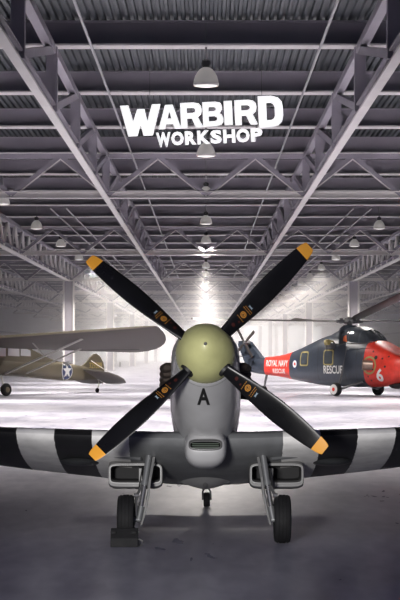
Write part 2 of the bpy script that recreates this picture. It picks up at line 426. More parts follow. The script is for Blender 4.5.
for ch, (x0, x1) in zip('WORKSHOP', xw):
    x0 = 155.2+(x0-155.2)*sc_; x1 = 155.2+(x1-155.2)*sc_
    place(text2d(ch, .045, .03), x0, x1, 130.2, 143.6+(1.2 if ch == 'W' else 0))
# added rails behind the letters and two added cables up to the roof
rl = MB()
for yy, a, c in ((108,126,280),(122,126,280),(137,157,260)):
    A = s2(a, yy); B = s2(c, yy)
    rt = lambda q: Vector((q[0]*math.cos(tilt)-q[1]*math.sin(tilt), .02, q[0]*math.sin(tilt)+q[1]*math.cos(tilt)))
    rl.beam(rt(A), rt(B), .05, .05)
for a in (162, 256):
    A = s2(a, 108); B = s2(a, 137); rl.beam(rt(A), rt(B), .05, .05)
rl.build('rail', M_cable, title, smooth=0)
for a in (150, 262):
    A = rt(s2(a, 108)); MB().tube(A, (A.x, A.y, ZD-pv.z), .008, n=6).build('cable', M_cable, title)
# ================================================================== THE FIGHTER AEROPLANE
PIT = R(12); CP, SP = math.cos(PIT), math.sin(PIT)
FR = empty('fighter_plane', (0, 23.3, 0))
tag(FR, 'propeller fighter plane seen nose-on with black-and-white striped wings', 'airplane')
OX, OY, OZ = -.006, 22.0, 2.203        # spinner backplate
def S(x, f, z):                       # thrust-line axes -> local to FR
    return Vector((x+OX, OY-f*CP+z*SP-23.3, OZ+f*SP+z*CP))
def W(x, y, z): return Vector((x, y-23.3, z))     # world -> local to FR
M_cowl = mat('worn silver grey paint', (.50,.50,.505), .36, metal=.25, noise=.10, scale=2.2, coat=.15)
M_spin = mat('olive spinner paint', (.47,.47,.22), .42, noise=.12, scale=4, coat=.1)
M_blade = mat('black blade paint', (.007,.007,.008), .30, noise=.15, scale=3, spec=.3)
M_tip = mat('orange blade tip', (.80,.36,.035), .5)
M_mark = mat('orange stencil', (.48,.21,.03), .5)
M_pale = mat('pale blue stencil', (.25,.32,.38), .5)
M_red = mat('dark red stencil', (.05,.01,.008), .5)
M_black = mat('black', (.012,.012,.012), .55)
M_dark = mat('dark duct interior', (.012,.012,.013), .8)
M_duct = mat('radiator housing paint', (.14,.14,.14), .45, noise=.12, scale=5)
M_rim = mat('bare metal lip', (.13,.13,.13), .4, metal=.3)
M_exh = mat('burnt exhaust metal', (.055,.042,.034), .6, metal=.5, noise=.3, scale=20)
M_rub = mat('tyre rubber', (.008,.008,.009), .75, noise=.2, scale=20, spec=.3)
M_leg = mat('oleo leg grey', (.17,.175,.18), .4, metal=.4)
M_chrome = mat('bright metal', (.45,.45,.45), .25, metal=.9)
M_glassd = mat('canopy glass', (.05,.06,.07), .08, spec=.8)
M_fus = bands(mat('fuselage camouflage', (.2,.2,.2), .45), 2, [(0,(.20,.20,.20)),(5,(.12,.13,.12))])
# ---- nose and fuselage in one loft, split in cowling and fuselage
TAB = [(-.025,.31,.31,0,-.31,2,2),(-.026,.322,.322,0,-.322,2,2),(-.06,.340,.338,0,-.35,2.05,2),(-.35,.378,.372,.02,-.485,2.3,2.1),(-.9,.398,.40,.0,-.74,2.5,2.25),(-1.5,.415,.40,-.10,-.81,2.5,2.3),
 (-2.2,.42,.40,-.12,-.84,2.4,2.2),(-2.8,.42,.42,-.12,-.93,2.2,1.8),(-3.4,.40,.42,-.12,-1.01,2.1,1.5),(-4.2,.35,.42,-.05,-.84,2.0,1.5),(-5.2,.26,.36,0,-.50,2,1.8),(-6.4,.15,.28,.02,-.28,2,2),(-7.4,.05,.2,.05,-.1,2,2)]
def sec(row): return [S(x, row[0], z) for x, z in superring(*row[1:], n=48)]
rows = smoothtab(TAB, 4)
nose = [r for r in rows if r[0] >= -2.21]; tail = [r for r in rows if r[0] <= -2.19]
cowl = MB().rings([sec(r) for r in nose], True, False).build('engine_cowling', M_cowl, FR, smooth=60)
fus = MB().rings([sec(r) for r in tail], False, True).build('fuselage', M_fus, FR, smooth=60)
# panel seams around the cowling
sm = MB()
for f in (-.07, -1.45, -2.18):
    r = interp([(-q[0],)+tuple(q[1:]) for q in rows], -f)
    sm.rings([[S(x*1.001, f+.006, z*1.001) for x, z in superring(*r, n=48)], [S(x*1.004, f, z*1.004) for x, z in superring(*r, n=48)], [S(x*1.001, f-.006, z*1.001) for x, z in superring(*r, n=48)]], False, False)
sm.build('panel_seam', M_dark, cowl, smooth=0)
cb = bvh_of(cowl)[0]
# canopy, fin and tailplane
cp = [(-2.75,.02,.40),(-3.0,.22,.66),(-3.3,.27,.78),(-3.9,.27,.80),(-4.5,.24,.66),(-5.0,.05,.40)]
MB().rings([[S(a*math.cos(t), f, .34+(h-.34)*math.sin(t)) for t in [PI*i/14 for i in range(15)]]+[S(0, f, .30)] for f, a, h in smoothtab(cp, 3)]).build('canopy', M_glassd, FR, smooth=50)
fin = [(-6.3,.25,0),(-6.7,.9,0),(-7.1,1.3,0),(-7.5,1.38,0),(-7.85,1.1,0),(-7.95,.4,0),(-7.7,-.05,0),(-7.0,0,0)]
MB().rings([[S(.035*s*(1 if k else 1), f, z) for f, z, _ in fin] for k, s in enumerate((-1, 1))]).build('tail_fin', M_fus, FR, smooth=0)
for s in (-1, 1):
    tp = [(.05,-6.4),(.6,-6.45),(1.2,-6.6),(1.55,-6.85),(1.6,-7.1),(1.4,-7.4),(.7,-7.5),(.05,-7.4)]
    MB().rings([[S(s*x, f, .18+.03*q) for x, f in tp] for q in (-1, 1)]).build('tailplane', M_fus, FR, smooth=0)

# ---- chin intake under the nose
def rbox(a, zt, zb, n=40, e=3.2, el=None): return superring(a, zt, (zt+zb)/2, zb, e, el or e, n)
ck = [(-.965,.172,-.812,-.892,3.6,3.6),(-.94,.185,-.795,-.91,3.4,3.4),(-.945,.2,-.775,-.935,3.2,3.0),(-1.0,.224,-.72,-1.02,3.0,2.8),(-1.08,.236,-.66,-1.07,3.0,2.7),(-1.25,.243,-.60,-1.075,3,2.6),(-1.6,.24,-.56,-1.03,2.8,2.4),(-2.2,.2,-.6,-.90,2.4,2.2),(-2.9,.12,-.7,-.86,2,2)]
def cring(r): return [S(x, r[0], z) for x, z in rbox(r[1], r[2], r[3], 48, r[4], r[5])]
chin = MB().rings([cring(r) for r in ck], False, True).build('chin_intake', M_cowl, FR, smooth=60)
MB().rings([cring(r) for r in ((-.963,.171,-.813,-.891,3.6,3.6),(-1.2,.17,-.815,-.889,3.6,3.6))], False, True).build('intake_slot', M_dark, chin, smooth=60)
ms = MB()
for i in range(3): ms.tube(S(-.155,-1.02,-.83-.022*i), S(.155,-1.02,-.83-.022*i), .005, n=6)
ms.build('gauze', mat('green grey gauze', (.10,.13,.10), .6), chin)
MB().rings([cring(r) for r in ((-.967,.173,-.811,-.893,3.6,3.6),(-.934,.182,-.799,-.906,3.5,3.5),(-.936,.189,-.790,-.916,3.4,3.3),(-.948,.197,-.78,-.93,3.2,3.1))], False, False).build('intake_lip', M_rim, chin, smooth=60)

bel = [(-1.9,.45,-.55,-.62,-.72,2,1.6),(-2.5,.66,-.55,-.62,-.88,2,1.45),(-3.1,.74,-.55,-.62,-.985,2,1.38),(-3.6,.72,-.55,-.62,-.99,2,1.38),(-4.3,.5,-.42,-.5,-.84,2,1.5),(-5.0,.22,-.3,-.36,-.55,2,1.8)]
MB().rings([sec(r) for r in smoothtab(bel, 4)]).build('belly_fairing', mat('grey belly paint', (.34,.34,.34), .45, noise=.12, scale=3), FR, smooth=60)

# ---- letter on the cowling
fa = fit(text2d('A', .035), 12.6/87.5, 16.4/87.5)
c = at(203.6, 396.6, 22.3)
eye = Vector((0, -23.3, HC)); dec = subdivide(fa, .02)
for i, p in enumerate(dec.v):
    q = Vector((c.x+p.x, c.y-23.3, c.z+p.y)); d = (q-eye).normalized(); h = cb.ray_cast(eye, d)
    dec.v[i] = (h[0]-d*.004) if h[0] is not None else q
dec.build('letter_marking', M_black, cowl, smooth=0)

# ---- exhaust stacks
for s in (-1, 1):
    for k in range(6):
        f = -.62-.27*k; z = -.02-.012*k
        a0 = interp([(-q[0],)+tuple(q[1:]) for q in rows], -f)[0]
        p0 = S(s*(a0-.05), f, z); p1 = S(s*(a0+.045), f-.05, z+.01); p2 = S(s*(a0+.085), f-.16, z+.015)
        MB().path([p0, p1, p2], [.05,.055,.05], 10).xf(lambda p: p).build('exhaust_stack', M_exh, FR)

# ---- spinner and blades
sp = [(-.05,.322),(0,.330)]
for i in range(1, 19):
    t = i/18; sp.append((.54*t, .330*max(0.02, (1-t**2.0))**.62))
SPN = MB().lathe([(h, r) for h, r in sp], S(0,0,0), S(0,1,0)-S(0,0,0), 48).build('spinner', M_spin, FR, smooth=50)
MB().lathe([(.525,.02),(.55,.018),(.565,.008)], S(0,0,0), S(0,1,0)-S(0,0,0), 14).build('nose_cap', M_duct, SPN)
rv = MB()
for k in range(40):
    t = 2*PI*k/40+.05; rv.ball(S(.329*math.cos(t), .015, .329*math.sin(t)), .0055, 6, 4)
rv.build('rivet', M_dark, SPN)
FB = .17; BZ = -.035
CH = [(r_*(1.03 if r_ > .4 else 1), a_, b_, c_) for r_, a_, b_, c_ in [(.20,.15,.08,52),(.30,.165,.075,46),(.42,.185,.06,41),(.60,.222,.042,36),(.80,.252,.034,32),(1.0,.262,.028,29),(1.2,.245,.022,26),(1.38,.215,.017,24),(1.50,.182,.013,22),(1.585,.152,.010,21),(1.625,.115,.008,20)]]
def blade_pt(ang, r, u, t, tw):
    """u along the chord, t through the thickness; ang in the prop disc"""
    ca, sa = math.cos(ang), math.sin(ang); er = (ca, sa); et = (-sa, ca); tw = R(tw)
    a = u*math.cos(tw)-t*math.sin(tw); b = u*math.sin(tw)+t*math.cos(tw)
    return S(er[0]*r+et[0]*a, FB+b, er[1]*r+et[1]*a+BZ)
rowsB = smoothtab(CH, 4)
def section(ang, row, n=22, sc=1.0):
    r, c, th, tw = row; out = []
    for i in range(n):
        t = 2*PI*i/n; u = c/2*math.cos(t); y = th/2*math.sin(t)*(1+.25*math.cos(t))*sc
        if math.sin(t) < 0: y *= .55
        out.append(blade_pt(ang, r, u+.012, y, tw))
    return out
for deg, fl_ in ((139.6,1),(46.2,1),(222.6,1),(320.2,1)):
    ang = R(deg)
    b = MB().rings([section(ang, q) for q in rowsB if q[0] <= 1.55]).build('propeller_blade', M_blade, FR, smooth=60)
    MB().rings([section(ang, q) for q in rowsB if q[0] >= 1.535]).build('blade_tip', M_tip, b, smooth=60)
    MB().lathe([(.17,.09),(.24,.088),(.29,.084)], S(0,FB,BZ), S(math.cos(ang),FB,math.sin(ang))-S(0,FB,0), 20).build('blade_root', M_black, b)
    bb = bvh_of(b)[0]
    fwd = S(0,1,0)-S(0,0,0)
    def decal(m, r, u, rot, mt, nm, lift=.003):
        m = subdivide(m, .03)
        for i, p in enumerate(m.v):
            x, y = p.x*math.cos(rot)-p.y*math.sin(rot), p.x*math.sin(rot)+p.y*math.cos(rot)
            ca, sa = math.cos(ang), math.sin(ang); rr = r+x; uu = u+y
            q = S(ca*rr-sa*uu, FB, sa*rr+ca*uu+BZ); h = bb.ray_cast(q+fwd*2, -fwd)
            m.v[i] = h[0]+fwd*lift if h[0] is not None else q+fwd*.02
        return m.build(nm, mt, b, smooth=0)
    decal(disc(.034), .60, .0, 0, M_mark, 'maker_badge')
    decal(disc(.024, 24, .019), .60, .0, 0, M_black, 'badge_ring', .005)
    decal(glyph2d([[(-.012,-.012),(.014,0),(-.012,.012)]]), .60, 0, 0, M_black, 'badge_mark', .005)
    st = MB(); rnd = random.Random(3)
    for k, rr in enumerate((.447,.56,.583)):
        u = -.05
        while u < .045:
            w = rnd.uniform(.008,.02); st.add([(rr-.5-.003,u,0),(rr-.5+.003,u,0),(rr-.5+.003,u+w,0),(rr-.5-.003,u+w,0)], [(0,1,2,3)]); u += w+.006
    decal(st, .60, 0, 0, M_mark, 'stencil_text')
    decal(fit(glyph2d([[(0,0),(.5,.15),(1,0),(.85,.5),(1,1),(.5,.8),(0,1),(.2,.5)]]), .022, .055), .715, 0, 0, M_pale, 'pale_emblem')
    decal(disc(.012), .51, -.02, 0, M_red, 'red_spot'); decal(disc(.02), .44, .0, 0, M_red, 'red_spot')

# ---- wings
M_wing = bands(mat('invasion stripes', (.5,.5,.5), .45, coat=.1), 0, [(0,(.16,.165,.17)),(.905,(.88,.87,.85)),(1.337,(.012,.012,.013)),(1.775,(.88,.87,.85)),(2.215,(.012,.012,.013)),(2.66,(.88,.87,.85)),(3.1,(.07,.075,.075))], absolute=True, wobble=.02)
def chord(x): return 2.56*math.sqrt(max(0.0, 1-(x/5.72)**2))
def wing_pt(x, s_, t):
    ax = abs(x); c = chord(ax); AW = R(max(10.5, 16.2-1.05*ax)); WC, WS = math.cos(AW), math.sin(AW); y0 = 23.2+.25*(2.56-c)*1.0
    z0 = 1.222+.038*max(0, ax-.45)+.02*max(0, ax-2.6)
    return W(x, y0+s_*c*WC+t*c*WS, z0-s_*c*WS+t*c*WC)
def airfoil(n=15, th=.135):
    xs = [.5*(1-math.cos(PI*i/n)) for i in range(n+1)]
    y = lambda x: th/.2*(.2969*math.sqrt(x)-.126*x-.3516*x*x+.2843*x**3-.1036*x**4)
    up = [(x, y(x)*1.1) for x in xs]; lo = [(x, -y(x)*.95) for x in xs]
    return up[::-1]+lo[1:-1]
xsw = [.0,.3,.6,.9,1.3,1.8,2.3,2.9,3.5,4.1,4.6,5.0,5.3,5.5,5.63,5.7]
for s in (-1, 1):
    rs = []
    for x in xsw:
        th = lerp(.135, .07, min(1, x/5.5)); rs.append([wing_pt(s*x, a, b) for a, b in airfoil(16, th)])
    wg = MB().rings(rs, True, True).build('wing', M_wing, FR, smooth=50)
    wb = bvh_of(wg)[0]
    # blister under the wing
    cc = W(s*1.50, 24.35, .925); MB().ball(cc, (.30,.55,.085), 24, 12).build('gun_blister', mat('dark blister', (.03,.032,.034), .4), wg)
    # gun ports: short stub on the leading edge
    p = wing_pt(s*2.62, 0, 0); MB().tube(p+Vector((0,.1,0)), p+Vector((0,-.42,.06)), .04, .028, 14).build('gun_barrel', M_duct, wg)
    # ---- radiator duct
    xa, xb = (.515, 1.165); xm = (xa+xb)/2*s; ha = (xb-xa)/2
    def rr_(y, a, zt, zb, e=7): return [W(xm+x, y, z+.03) for x, z in superring(a, zt, (zt+zb)/2, zb, e, e, 40)]
    rad = MB().rings([rr_(23.820,ha-.035,.835,.66),rr_(23.780,ha-.025,.85,.64),rr_(23.780,ha-.006,.872,.595,6),rr_(23.850,ha,.90,.562,6),rr_(24.300,ha,.98,.55,6),rr_(24.800,ha-.02,.95,.52,6),rr_(25.350,ha-.05,.78,.58,5)], False, True).build('radiator', M_duct, FR, smooth=45)
    MB().rings([rr_(23.815,ha-.036,.834,.661),rr_(24.200,ha-.04,.83,.665)], False, True).build('radiator_core', M_dark, rad, smooth=45)
    MB().rings([rr_(23.825,ha-.037,.833,.663),rr_(23.768,ha-.028,.848,.643),rr_(23.768,ha-.018,.858,.63),rr_(23.800,ha-.012,.864,.62)], False, False).build('intake_lip', M_rim, rad, smooth=45)
    MB().box(W(xm-s*.06, 23.900, .76), (.035,.2,.16)).build('duct_divider', M_duct, rad, smooth=0)
    # dark wheel well inboard
    MB().ball(W(s*.60, 24.05, .93), (.16,.3,.05), 20, 8).build('wheel_well', M_dark, wg)
    # ---- undercarriage
    top = W(s*.665, 23.55, 1.05); xw_ = -.932 if s < 0 else .888
    kn = W(s*.755, 23.36, .42); bot = W(s*.785, 23.32, .27)
    leg = MB().tube(top, top.lerp(kn, .62), .040, .037, 18).build('undercarriage_leg', M_leg, FR)
    MB().tube(top.lerp(kn, .60), bot, .029, .029, 16).build('oleo_piston', M_chrome, leg)
    MB().tube(top.lerp(kn,.54), top.lerp(kn,.62), .048, n=18).build('collar', M_leg, leg)
    MB().tube(kn, bot, .042, .042, 14).build('axle_fitting', M_leg, leg)
    MB().tube(bot-Vector((s*.02,0,0)), W(xw_, 23.3, .28), .032, n=14).build('axle', M_leg, leg)
    sc = MB()
    a0 = top.lerp(kn,.62)+Vector((s*.03,-.05,0)); a1 = kn+Vector((s*.05,-.13,.14)); a2 = bot+Vector((s*.03,-.05,.05))
    sc.path([a0,a1], .017, 8).path([a1,a2], .017, 8).tube(a1-Vector((.03,0,0)), a1+Vector((.03,0,0)), .022, n=10).build('scissor_link', M_chrome, leg)
    MB().path([top.lerp(kn,.3)+Vector((s*.055,-.03,0)), top.lerp(kn,.7)+Vector((s*.06,-.04,0)), bot+Vector((s*.04,-.03,.03))], .009, 6).build('brake_hose', M_black, leg)
    # fairing plate hung on the inboard side of the leg
    d0 = top.lerp(kn,.46)+Vector((-s*.042,.02,0)); d1 = bot+Vector((-s*.02,.03,-.06))
    pl = MB(); ax = Vector((0,1,0))
    prof = [(0,-.06,.0),(0,.12,0),(.35,.18,0),(.8,.2,0),(1,.12,0),(1,-.03,0),(.8,-.07,0),(.35,-.07,0)]
    pl.rings([[d0.lerp(d1, q)+ax*v+Vector((s*w_-s*.02*math.sin(q*PI),0,0)) for q, v, _ in prof] for w_ in (-.022,.0)])
    pl.build('leg_fairing', M_duct, leg, smooth=0)
    MB().beam(top+Vector((-s*.052,-.02,-.06)), top.lerp(kn,.66)+Vector((-s*.052,-.02,0)), (.014), .03, (1,0,0)).build('door_edge', M_rim, leg, smooth=0)
    MB().path([top+Vector((s*.1,.0,-.08)), W(s*1.2, 23.75, 1.0)], .022, 10).build('retraction_rod', M_leg, leg)
    # wheel
    hw = .098
    prof = [(-hw*.55,.17),(-hw*.9,.19),(-hw,.225),(-hw*.92,.262),(-hw*.62,.279),(-hw*.5,.279),(-hw*.47,.2725),(-hw*.40,.2725),(-hw*.37,.282),(-hw*.05,.283),(-hw*.04,.276),(hw*.04,.276),(hw*.05,.283),(hw*.37,.282),(hw*.40,.2725),(hw*.47,.2725),(hw*.5,.279),(hw*.62,.279),(hw*.92,.262),(hw,.225),(hw*.9,.19),(hw*.55,.17)]
    wh = MB().lathe(prof, W(xw_, 23.3, .282), (1,0,0), 48).build('wheel', M_rub, FR, smooth=40)
    MB().lathe([(-hw*.7,.165),(-hw*.62,.17),(hw*.62,.17),(hw*.7,.165),(hw*.5,.06),(hw*.8,.05)], W(xw_, 23.3, .282), (1,0,0), 32).build('wheel_hub', M_leg, wh)
# ---- tail wheel
tw = W(.01, 28.75, .105)
MB().lathe([(-.03,.055),(-.045,.07),(-.045,.09),(-.028,.104),(.028,.104),(.045,.09),(.045,.07),(.03,.055)], tw, (1,0,0), 28).build('tail_wheel', M_rub, FR)
tl = MB(); 
for s in (-1, 1): tl.path([tw+Vector((s*.056,0,0)), tw+Vector((s*.056,-.05,.12)), tw+Vector((s*.02,-.1,.19))], .014, 8)
tl.path([tw+Vector((0,-.1,.17)), tw+Vector((0,-.16,.50))], .03, 10).build('tail_wheel_fork', M_leg, FR)

# ---- chock in front of the plane's wheel on the picture's left
M_chock = mat('black rubber chock', (.006,.006,.007), .8, noise=.2, scale=12)
ck_ = empty('wheel_chock', (-.925, 23.0, 0)); tag(ck_, 'black wheel chock on the floor against the tyre of the fighter plane', 'chock')
MB().rings([[Vector((x, y, z)) for y, z in ((-.2,0),(-.19,.10),(-.09,.205),(-.03,.205),(-.03,0))] for x in (-.165,.15)]).build('wedge', M_chock, ck_, smooth=0, bevel=.008)
for x in (-.135, .10): MB().box((x,-.14,.165),(.06,.08,.03)).build('grip_strip', M_chock, ck_, smooth=0, bevel=.005)
MB().path([(.14,-.1,.1),(.2,-.12,.06),(.19,-.06,.01),(.16,.0,.008)], .009, 6).build('rope', M_duct, ck_)
# ================================================================== HIGH-WING OBSERVATION PLANE (left, further back)
TH = R(36); CR = empty('observation_plane', (-11.35, 101.9, 0), math.atan2(-math.cos(TH), -math.sin(TH)))
tag(CR, 'olive drab high-wing light aeroplane with a white star on its fuselage', 'airplane')
M_od = mat('olive drab fabric', (.095,.080,.050), .6, noise=.14, scale=.8)
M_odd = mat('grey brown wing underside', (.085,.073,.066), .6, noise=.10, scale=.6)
M_od_toplit = mat('olive paint with top light in it', (.22,.195,.14), .55, noise=.08, scale=1)  # lighter olive: light from above painted on the wing's upper side
M_strut = mat('strut paint', (.55,.53,.50), .45)
M_glass = mat('cabin window', (.42,.45,.47), .12, spec=.6)
M_blue = mat('insignia blue', (.02,.035,.10), .5)
M_insw = mat('insignia white', (.75,.75,.73), .5)
M_yel = mat('yellow numerals', (.34,.26,.08), .55)
# fuselage: (u, half width, top, bottom)
FT = [(3.9,.35,1.55,.95),(3.6,.55,1.85,.75),(2.6,.68,2.0,.72),(1.2,.74,2.08,.85),(0,.74,2.05,.98),(-1.5,.72,1.98,1.0),(-3,.66,1.86,.93),(-4.5,.56,1.80,.82),(-6,.42,1.70,.71),(-7.5,.26,1.5,.68),(-8.9,.11,1.32,.72),(-9.5,.04,1.2,.78)]
def fr(r): return [Vector((r[0], y, z)) for y, z in superring(r[1], r[2], (r[2]+r[3])/2, r[3], 3.0, 3.0, 32)]
fz = MB().rings([fr(r) for r in smoothtab(FT, 3)]).build('fuselage', M_od, CR, smooth=50)
# cabin
CTB = [(1.5,.62,2.1),(1.0,.68,2.5),(.4,.69,2.76),(-1.6,.68,2.76),(-3.0,.60,2.46),(-4.4,.46,2.0),(-5.6,.3,1.72)]
cab = MB().rings([[Vector((u, a*c_, 1.7+(t-1.7)*h)) for c_, h in ((1,0),(1,.35),(.97,.75),(.9,.93),(.7,1),(-.7,1),(-.9,.93),(-.97,.75),(-1,.35),(-1,0))] for u, a, t in smoothtab(CTB, 3)]).build('cabin', M_od, CR, smooth=40)
for s in (-1, 1):
    for a0, a1 in ((1.0,.1),(0.0,-.95),(-1.1,-2.0),(-2.1,-2.9)):
        y = s*.675; w = MB().rings([[Vector((q, y+d-(.02*s if q<-2 else 0), z)) for q, z in ((a0,2.04),(a1,2.0),(a1+.02,2.56 if a1>-2.05 else 2.30),(a0-.05,2.58 if a0>-2 else 2.5))] for d in (-.02,.02)]).build('cabin_window', M_glass, CR, smooth=0)
MB().rings([[Vector((u, y, z)) for u, z in ((1.52,2.13),(1.0,2.54))] + [Vector((u, y+.01, z+.02)) for u, z in ((1.0,2.54),(1.52,2.13))] for y in (-.55,.55)]).build('windscreen', M_glass, CR, smooth=0)
# engine cowl, propeller and spinner at the nose
MB().lathe([(0,.25),(.1,.2),(.28,.05)], (3.9,0,1.28), (1,0,0), 20).build('propeller_hub', M_od_toplit, CR)
for k in (0, 1): MB().rings([[Vector((4.0+.03*math.sin(t), (-1)**k*r*.55+c*.1*math.cos(t)*.8, 1.28+(-1)**k*r*.83)) for t in [2*PI*i/8 for i in range(8)]] for r, c in ((.1,.8),(.8,1.1),(1.5,.5))]).build('propeller_blade', M_black, CR)
# wing: chord leans back nose-up
def pitch(v): return R(min(21, 8+1.5*abs(v)))
def wsec(v, c, z0, u0):
    out = []; WI = pitch(v)
    for a, b in airfoil(12, .11):
        out.append(Vector((u0-a*c*math.cos(WI)+b*c*math.sin(WI), v, z0-a*c*math.sin(WI)+b*c*math.cos(WI))))
    return out
def wpar(v):
    av = abs(v); av = av/1.05
    c = 3.0 if av < 8.6 else 3.0*math.sqrt(max(.012, 1-((av-8.6)/2.92)**2))
    return c, 2.84+.052*av, 1.55-(3.0-c)*.10
for s in (-1, 1):
    vs_ = [1.05*q for q in [0,.7,2,4,6,8,8.6,9.2,9.8,10.3,10.7,11.05,11.3,11.44,11.5]]
    wn = MB().rings([wsec(s*v, *wpar(v)) for v in vs_]).build('wing', M_odd, CR, smooth=50)
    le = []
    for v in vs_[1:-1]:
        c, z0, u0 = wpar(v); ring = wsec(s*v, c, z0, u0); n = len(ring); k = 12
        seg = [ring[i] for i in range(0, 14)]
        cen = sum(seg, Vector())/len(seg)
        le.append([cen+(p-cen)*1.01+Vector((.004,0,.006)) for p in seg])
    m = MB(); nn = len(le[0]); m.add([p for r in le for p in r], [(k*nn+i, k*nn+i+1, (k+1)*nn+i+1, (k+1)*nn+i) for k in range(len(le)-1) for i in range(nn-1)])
    m.build('top_lit_skin', M_od_toplit, wn, smooth=50)
    # wing ribs and aileron line under the wing
    def under(v, f):
        c, z0, u0 = wpar(v); WI = pitch(v); return Vector((u0-f*c*math.cos(WI), s*v, z0-f*c*math.sin(WI)-.13))
    MB().beam(under(5.4,.78)+Vector((0,0,-.02)), under(9.6,.78)+Vector((0,0,-.02)), .05, .02).build('aileron_gap', M_black, wn, smooth=0)
    MB().beam((-.9,s*.72,1.12), under(7.3,.22), .11, .07).build('lift_strut', M_strut, CR, smooth=0)
    MB().beam((-2.6,s*.66,1.12), under(6.0,.72), .09, .06).build('lift_strut', M_strut, CR, smooth=0)
    MB().tube(Vector((-.9,s*.72,1.12)).lerp(under(7.3,.22), .52), under(3.9,.30), .035).build('jury_strut', M_strut, CR)
    # gear
    ax = Vector((0, s*1.42, .33))
    MB().path([(.75,s*.55,.95), ax], .045, 8).path([(-.75,s*.55,1.03), ax], .045, 8).build('undercarriage_strut', M_strut, CR)
    MB().path([(0,s*.1,.75), (0,s*1.0,.42)], .035, 8).build('shock_strut', M_strut, CR)
    wl = MB().lathe([(-.11,.14),(-.15,.2),(-.13,.28),(-.06,.325),(.06,.325),(.13,.28),(.15,.2),(.11,.14)], (0,s*1.55,.325), (0,1,0), 28).build('wheel', M_rub, CR)
    MB().lathe([(-.13,.03),(-.12,.15),(.12,.15),(.135,.09),(.14,.03)], (0,s*1.55,.325), (0,1,0), 24).build('wheel_hub', M_od, wl)
# tail
def slab(pts, th, name, m, par=CR, ax=1, c0=0.0):
    """rounded flat surface with real thickness: pts are (u, other)"""
    rs = []
    cu = sum(p[0] for p in pts)/len(pts); cz = sum(p[1] for p in pts)/len(pts)
    for k, sc in ((-1,.965),(-.6,1),(.6,1),(1,.965)):
        rs.append([Vector((cu+(p[0]-cu)*sc, c0+k*th, cz+(p[1]-cz)*sc)) if ax == 1 else Vector((cu+(p[0]-cu)*sc, cz+(p[1]-cz)*sc, c0+k*th)) for p in pts])
    return MB().rings(rs).build(name, m, par, smooth=30)
fin = slab([(-7.6,1.35),(-8.2,1.66),(-8.6,1.98),(-8.85,2.12),(-9.1,2.14),(-9.4,2.0),(-9.7,1.65),(-9.8,1.3),(-9.75,.95),(-9.3,.9),(-8.4,1.1)], .04, 'tail_fin', M_od)
for s in (-1, 1):
    slab([(-7.7,s*.08),(-7.95,s*1.1),(-8.25,s*1.6),(-8.7,s*1.85),(-9.2,s*1.85),(-9.7,s*1.6),(-9.9,s*1.0),(-9.85,s*.08)], .045, 'tailplane', M_odd, ax=2, c0=1.22).data.transform(Matrix(((1,0,0,0),(0,1,0,0),(.36,0,1,.36*7.9),(0,0,0,1))))
    MB().tube((-8.6,s*.05,1.75), (-8.7,s*1.5,.97), .015).build('bracing_wire', M_strut, CR)
num = fit(text2d('329589', .02), 1.1, .32)
num.xf(lambda p: (-9.0-p.x, .046, 1.50+p.y)).build('serial_number', M_yel, fin, smooth=0)
# star roundel on the near side
fb = bvh_of(fz)[0]
for m, mt, nm, lf in ((disc(.50,36), M_insw, 'roundel_edge', .012), (disc(.45,36), M_blue, 'roundel', .018), (glyph2d([[((.43 if i%2==0 else .17)*math.cos(PI/2+PI*i/5), (.43 if i%2==0 else .17)*math.sin(PI/2+PI*i/5)) for i in range(10)]]), M_insw, 'star', .024)):
    m = subdivide(m, .2); m.xf(lambda p: (-6.15-p.x, .6, 1.22+p.y)); project(m, fb, (0,-1,0), lf).build(nm, mt, fz, smooth=0)
MB().path([(-9.2,0,.85), (-9.35,0,.5), (-9.2,0,.14)], .03, 8).build('tail_wheel_spring', M_strut, CR)
MB().lathe([(-.04,.05),(-.05,.09),(-.03,.13),(.03,.13),(.05,.09),(.04,.05)], (-9.2,0,.13), (0,1,0), 20).build('tail_wheel', M_rub, CR)

# ---- small things far back on the floor by the left-hand columns
cb_ = empty('storage_cabinet', at(113, 363.1, 400)*Vector((1,1,0)) if False else (at(113, 363.1, 400).x, 400, 0))
tag(cb_, 'pale grey storage cabinet standing far back, seen beside the tail of the olive plane', 'cabinet')
M_cab = mat('cabinet paint', (.40,.40,.42), .5)
MB().box((0,0,1.3), (1.6,.8,2.6)).build('body', M_cab, cb_, smooth=0)
for s in (-1, 1):
    d = MB().box((s*.39,-.42,1.3), (.74,.04,2.4)).build('door', M_cab, cb_, smooth=0); MB().box((s*.08,-.46,1.3), (.04,.05,.3)).build('handle', M_black, d, smooth=0)
bo = empty('floor_bollard', (at(120, 366, 300).x, 300, 0)); tag(bo, 'tiny dark bollard standing alone on the pale floor beyond the olive plane', 'bollard')
MB().lathe([(0,.22),(.05,.22),(.06,.13),(.62,.13),(.7,.10),(.73,.03)], n=20).build('post', M_black, bo)
# ================================================================== RESCUE HELICOPTER (right, further back)
HT = R(40); HR = empty('helicopter', (7.71, 102.0, 0), math.atan2(-math.cos(HT), math.sin(HT)))
tag(HR, 'dark blue-grey and red rescue helicopter parked on the pale floor', 'helicopter')
